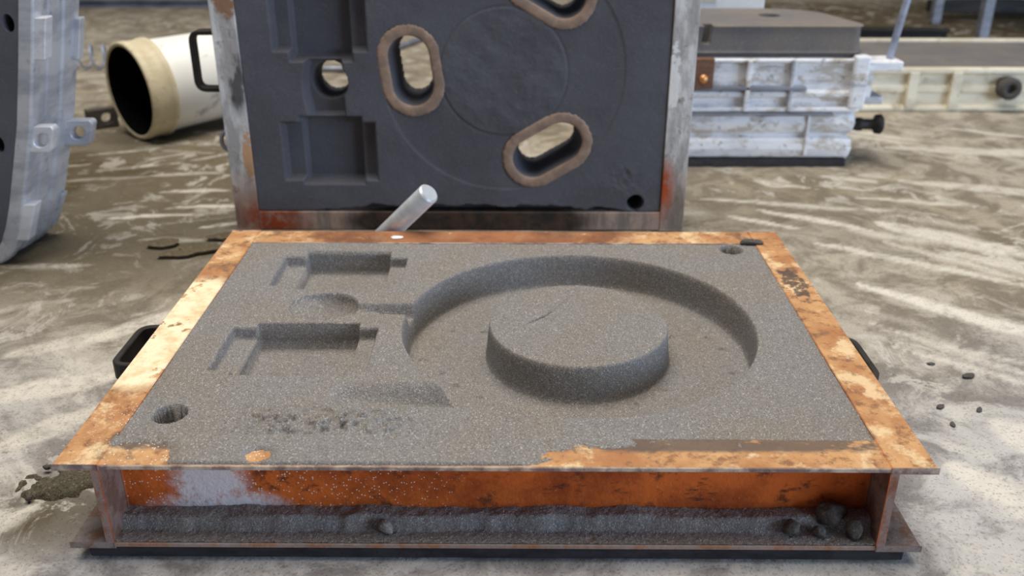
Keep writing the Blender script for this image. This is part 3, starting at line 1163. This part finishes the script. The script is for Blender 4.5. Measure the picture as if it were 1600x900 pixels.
# side lug carrying the guide pole
part_box('lug', (.925, SY0 + .02, .250), (1.035, SY0 + .11, .275), M_ALUW, f2, .004)
part_box('lug', (.925, SY0 + .03, .160), (1.000, SY0 + .11, .180), M_ALU, f2, .004)
bm = bmesh.new()
add_box(bm, (.925 - f2.location.x, SY0 + .03 - f2.location.y, .03), (.965 - f2.location.x, SY0 + .10 - f2.location.y, .105))
bm_obj('lug_web', bm, M_ALUW, f2, False, .003, 1)
rod('guide_pole', (1.012, SY0 + .065, .2758), (1.068, SY0 + .085, .62), .0095, M_POLE, 'slim blue grey steel pole standing on the lug of the upper whitened flask', 'pole')
# spool-shaped trunnion of the lower flask
bm = bmesh.new()
add_lathe(bm, [(0, -.02), (.013, -.02), (.016, 0), (.016, .022), (.018, .024), (.018, .036), (.014, .040), (.014, .072), (.026, .075), (.027, .088), (.022, .092), (0, .092)],
          Matrix.Translation((.925 - f1.location.x, SY0 + .055 - f1.location.y, .100 - .020)) @ Matrix.Rotation(math.pi / 2, 4, 'Y'), 28)
bm_obj('trunnion', bm, M_BLACK, f1, True)

# grey sand slab on the stack
slab = tag(empty('sand_slab', (.66, 1.73, .3004)), 'thick grey sand slab with chamfered corner lying on the whitened flask stack', 'sand mould')
ol = round_poly([(-.24, -.145), (.25, -.145), (.262, -.10), (.20, .13), (.10, .17), (-.24, .17)], [.0, .02, .04, .05, .05, 0], 5)
bm = bmesh.new()
add_prism(bm, ol, lambda p: (p[0], p[1], 0), lambda p: (p[0] * .985, p[1] * .985, .066))
sb = bm_obj('body', bm, M_SLAB, slab, False, .007, 3)
bm = bmesh.new()
add_lathe(bm, [(0, .10), (.032, .10), (.028, .030), (0, .030)], Matrix.Translation((.055, .045, 0)), 24)
cut(sb, bm)
bm = bmesh.new()
add_prism(bm, round_poly([(-.020, .022), (.004, .018), (.008, .045), (.012, .09), (-.012, .09)], .006, 3), lambda p: (p[0] - .142, -.20, p[1]), lambda p: (p[0] - .142, -.105, p[1]))
cut(sb, bm)

# white block behind the slab
wb = tag(empty('white_block', (.625, 1.99, .3004)), 'bright white block standing behind the grey sand slab on the stack', 'block')
part_box('body', (.53, 1.94, .3004), (.742, 2.10, .402), M_WHITE, wb, .006)
part_box('label_strip', (.54, 1.936, .380), (.600, 1.942, .396), M_CREAM, wb, .0015)
bm = bmesh.new()
add_prism(bm, round_poly([(-.05, -.04), (.05, -.04), (.05, .04), (-.05, .04)], .01, 3), lambda p: (p[0] + .455, p[1] + 1.97, .3004), lambda p: (p[0] * .9 + .455, p[1] * .9 + 1.97, .50))
tag(bm_obj('iron_block', bm, M_BLACK, None, False, .004, 2), 'dark upright iron block between the standing flask and the white block', 'iron block')

# ------------------------------------------------------------------ long cream flask further right
profC = [(-.03, 0), (.006, 0), (.006, .012), (-.008, .018), (-.008, .056), (.0, .062), (.0, .080), (-.008, .086), (-.008, .118), (.008, .124), (.008, .138), (-.03, .138)]
f3 = flask_sweep('moulding_box', 1.10, 2.30, 2.185, 2.75, 0, profC, M_CREAM, 'long low cream flask full of brown sand behind the right end of the stack', None, fill=M_SLAB, fillz=.128)
bm = bmesh.new()
add_lathe(bm, [(0, -.01), (.034, -.01), (.036, 0), (.036, .030), (.028, .036), (.016, .036), (.014, .020), (0, .020)], Matrix.Translation((1.625 - f3.location.x, 2.185 - f3.location.y, .078)) @ Matrix.Rotation(math.pi / 2, 4, 'X'), 28)
bm_obj('trunnion', bm, M_FLAKE, f3, True)
part_box('rib', (1.30, 2.172, .010), (1.33, 2.20, .128), M_CREAM, f3, .003)
part_box('rib', (1.44, 2.172, .010), (1.47, 2.20, .128), M_CREAM, f3, .003)

# ------------------------------------------------------------------ bench and bars in the background
bench = tag(empty('work_bench', (2.75, 3.85, 0)), 'steel work bench whose grey legs stand behind the cream flask', 'bench')
for x, y in ((2.085, 3.37), (2.13, 3.98), (2.52, 3.42), (3.5, 3.37), (3.5, 4.3)):
    bm = bmesh.new()
    add_box(bm, (x - 2.75 - .022, y - 3.85 - .022, 0), (x - 2.75 + .022, y - 3.85 + .022, .86))
    bm_obj('leg', bm, M_STEEL, bench, False, .004, 2)
bm = bmesh.new()
add_box(bm, (-.72, -.52, .86), (.85, .52, .90))
bm_obj('bench_top', bm, M_STEEL, bench, False, .004, 2)
bm = bmesh.new()
add_box(bm, (-.58, .30, .03), (.80, .36, .09))
bm_obj('foot_rail', bm, M_BLACK, bench, False, .004, 2)


def bar(name, a, b, w, h, mat, label, cat):
    a, b = Vector(a), Vector(b)
    L = (b - a).length
    bm = bmesh.new()
    t = min(w, h) * .18
    prof = [(-w / 2, 0), (w / 2, 0), (w / 2, t), (t / 2, t * 1.4), (t / 2, h - t * 1.4), (w / 2, h - t), (w / 2, h), (-w / 2, h), (-w / 2, h - t), (-t / 2, h - t * 1.4), (-t / 2, t * 1.4), (-w / 2, t)]
    add_prism(bm, prof, lambda p: (0, p[0], p[1]), lambda p: (L, p[0], p[1]))
    o = bm_obj(name, bm, mat, None, False, .001, 1)
    o.location = a
    o.rotation_euler = (0, 0, math.atan2(b.y - a.y, b.x - a.x))
    return tag(o, label, cat)


bar('iron_beam', (1.35, 3.50, 0), (1.97, 3.46, 0), .07, .06, M_BLACK, 'short black iron beam on the dark floor behind the cream flask', 'beam')
bar('steel_rail', (-3.3, 4.53, 0), (-.9, 4.53, 0), .08, .05, M_STEEL, 'long blue grey steel rail lying across the floor beyond the pail', 'rail')
rod('steel_rod', (-1.0, 2.80, .012), (-.58, 2.78, .012), .012, M_STEEL, 'thin steel rod on the floor seen through the round hole of the standing flask', 'rod', 12)
rod('steel_rod', (-.52, 3.20, .012), (-.28, 3.82, .012), .012, M_STEEL, 'thin steel rod on the floor seen through the upright slot of the standing flask', 'rod', 12)


# ------------------------------------------------------------------ sand lumps, crust flakes and crumbs
def lump(name, loc, size, mat, label, cat, group=None, seed=0, flat=1.0, sub=3, rz=0):
    r = random.Random(seed)
    bm = bmesh.new()
    bmesh.ops.create_icosphere(bm, subdivisions=sub, radius=1)
    ph = [(Vector((r.gauss(0, 1), r.gauss(0, 1), r.gauss(0, 1))).normalized(), r.uniform(2, 6), r.uniform(0, 6)) for _ in range(9)]
    cut = [(Vector((r.gauss(0, 1), r.gauss(0, 1), r.gauss(0, .6))).normalized(), r.uniform(.62, .9)) for _ in range(7)]
    for v in bm.verts:
        p = v.co.normalized()
        k = 1 + .045 * sum(math.sin(f * p.dot(d) * 2 + a) for d, f, a in ph)
        p = p * k
        for nrm, dd in cut:
            e = p.dot(nrm) - dd
            if e > 0:
                p = p - nrm * e * .9
        v.co = Vector((p.x * size[0], p.y * size[1], p.z * size[2]))
    zmin = min(v.co.z for v in bm.verts)
    for v in bm.verts:
        v.co.z = max(v.co.z - zmin - .12 * size[2], 0)
    o = bm_obj(name, bm, mat, None, True)
    o.location = loc
    o.rotation_euler = (0, 0, rz)
    return tag(o, label, cat, group)


ZL = Z0 + .0085
lump('sand_lump', (.398, .034, ZL + .004), (.020, .014, .016), M_FLAKE, 'largest dark sand lump on the foot flange near its right end', 'sand lump', 'lumps on the foot flange', 1)
lump('sand_lump', (.352, .020, ZL + .002), (.010, .009, .009), M_FLAKE, 'small dark sand lump left of the largest lump on foot flange', 'sand lump', 'lumps on the foot flange', 2)
lump('sand_lump', (.425, .014, ZL), (.010, .010, .013), M_FLAKE, 'upright sand lump in the right corner of the foot flange', 'sand lump', 'lumps on the foot flange', 3)
lump('sand_lump', (-.130, .020, ZL), (.010, .008, .009), M_SAND, 'grey sand lump on the foot flange below the orange web, left half', 'sand lump', 'lumps on the foot flange', 4)
lump('sand_lump', (.385, .016, ZL), (.008, .008, .007), M_FLAKE, 'tiny dark lump just below the largest lump on foot flange', 'sand lump', 'lumps on the foot flange', 5)
M_CRUST = sand_mat('floor_crust', lin(98, 88, 70), lin(112, 100, 80), lin(70, 62, 50), .6, 300)
# flakes behind the left back corner
for i, (x, y, sx, sy, rz, lab) in enumerate((
        (-.740, .985, .036, .022, .2, 'leftmost dark crust flake on floor behind the flask corner'),
        (-.655, .960, .055, .026, -.1, 'broad dark crust flake on floor beside the flask corner'),
        (-.615, 1.030, .040, .018, .3, 'dark crust flake nearest the foot of the standing flask'),
        (-.690, .928, .045, .016, .15, 'dark crust flake nearest the camera by the back left corner'))):
    rr_ = random.Random(20 + i)
    bm = bmesh.new()
    pl_ = []
    for k in range(13):
        t = 2 * math.pi * (k + rr_.uniform(-.3, .3)) / 13
        q_ = rr_.uniform(.72, 1.08)
        pl_.append((math.cos(t) * sx * q_, math.sin(t) * sy * q_))
    add_prism(bm, pl_, lambda p: (p[0] * .9, p[1] * .9, .001 + (p[1] + sy) * .02), lambda p: (p[0], p[1], .007 + (p[1] + sy) * .06))
    o = bm_obj('crust_flake', bm, M_CRUST, None, False, .0015, 1)
    o.location = (x, y, -.001)
    o.rotation_euler = (0, 0, rz)
    tag(o, lab, 'sand flake', 'flakes by the back left corner')
for i, (x, y, s, lab) in enumerate(((.709, .481, .007, 'small dark crumb furthest from the camera on floor right of the flask'),
                                    (.753, .439, .013, 'largest dark flat crumb on the pale floor right of the flask'),
                                    (.670, .348, .009, 'dark crumb nearest the right rail on the floor beside the flask'),
                                    (.724, .339, .008, 'dark crumb right of its neighbour on the floor beside the right rail'),
                                    (.668, .298, .008, 'dark crumb nearest the camera on the floor right of the flask'))):
    lump('sand_crumb', (x, y, -.001), (s, s * .55, s * .22), M_FLAKE, lab, 'sand crumb', 'crumbs right of the flask', 40 + i, sub=2, rz=i * .3)
r3 = random.Random(11)
xs = np.arange(-.68, -.50, .003)
ys = np.arange(.03, .23, .003)
X, Y = np.meshgrid(xs, ys, indexing='ij')
q = np.hypot((X + .570) / .062, (Y - .150) / .042) + 1.5 * (fbm(X, Y, 34, 4, 130) - .5)
H = .010 * ss(1.0, .3, q) * (.4 + 1.2 * fbm(X, Y, 60, 3, 133)) - .010 * ss(.75, 1.0, q)
me = grid_mesh('sand_heap', xs, ys, H, drop=(q[:-1, :-1] > 1.15) & (q[1:, 1:] > 1.15))
tag(link('sand_heap', me, sand_mat('damp_sand', lin(84, 79, 64), lin(94, 88, 72), lin(40, 37, 32), .8, 500), None, True),
    'small heap of damp sand on floor at the front left corner of the flask', 'sand heap', kind='stuff')
for i in range(9):
    x, y = r3.uniform(-.620, -.535), r3.uniform(.11, .19)
    s = r3.uniform(.004, .008)
    lump('sand_crumb', (x, y, .002), (s, s * r3.uniform(.6, 1), s * .6), M_FLAKE, 'dark sand crumb on the heap by the front left corner of the flask', 'sand crumb', 'crumbs at the front left corner', 60 + i, sub=2, rz=i)
lump('crust_flake', (.440, .672, Z0 + HGT), (.022, .010, .004), M_FLAKE, 'dark crust flake on the back right corner of the rusty flask', 'sand flake', None, 90)
lump('paint_chip', (-.192, .695, Z0 + HGT - .0003), (.012, .007, .0016), M_WHITE, 'pale paint chip on the back flange in front of the aluminium pin', 'chip', None, 91)
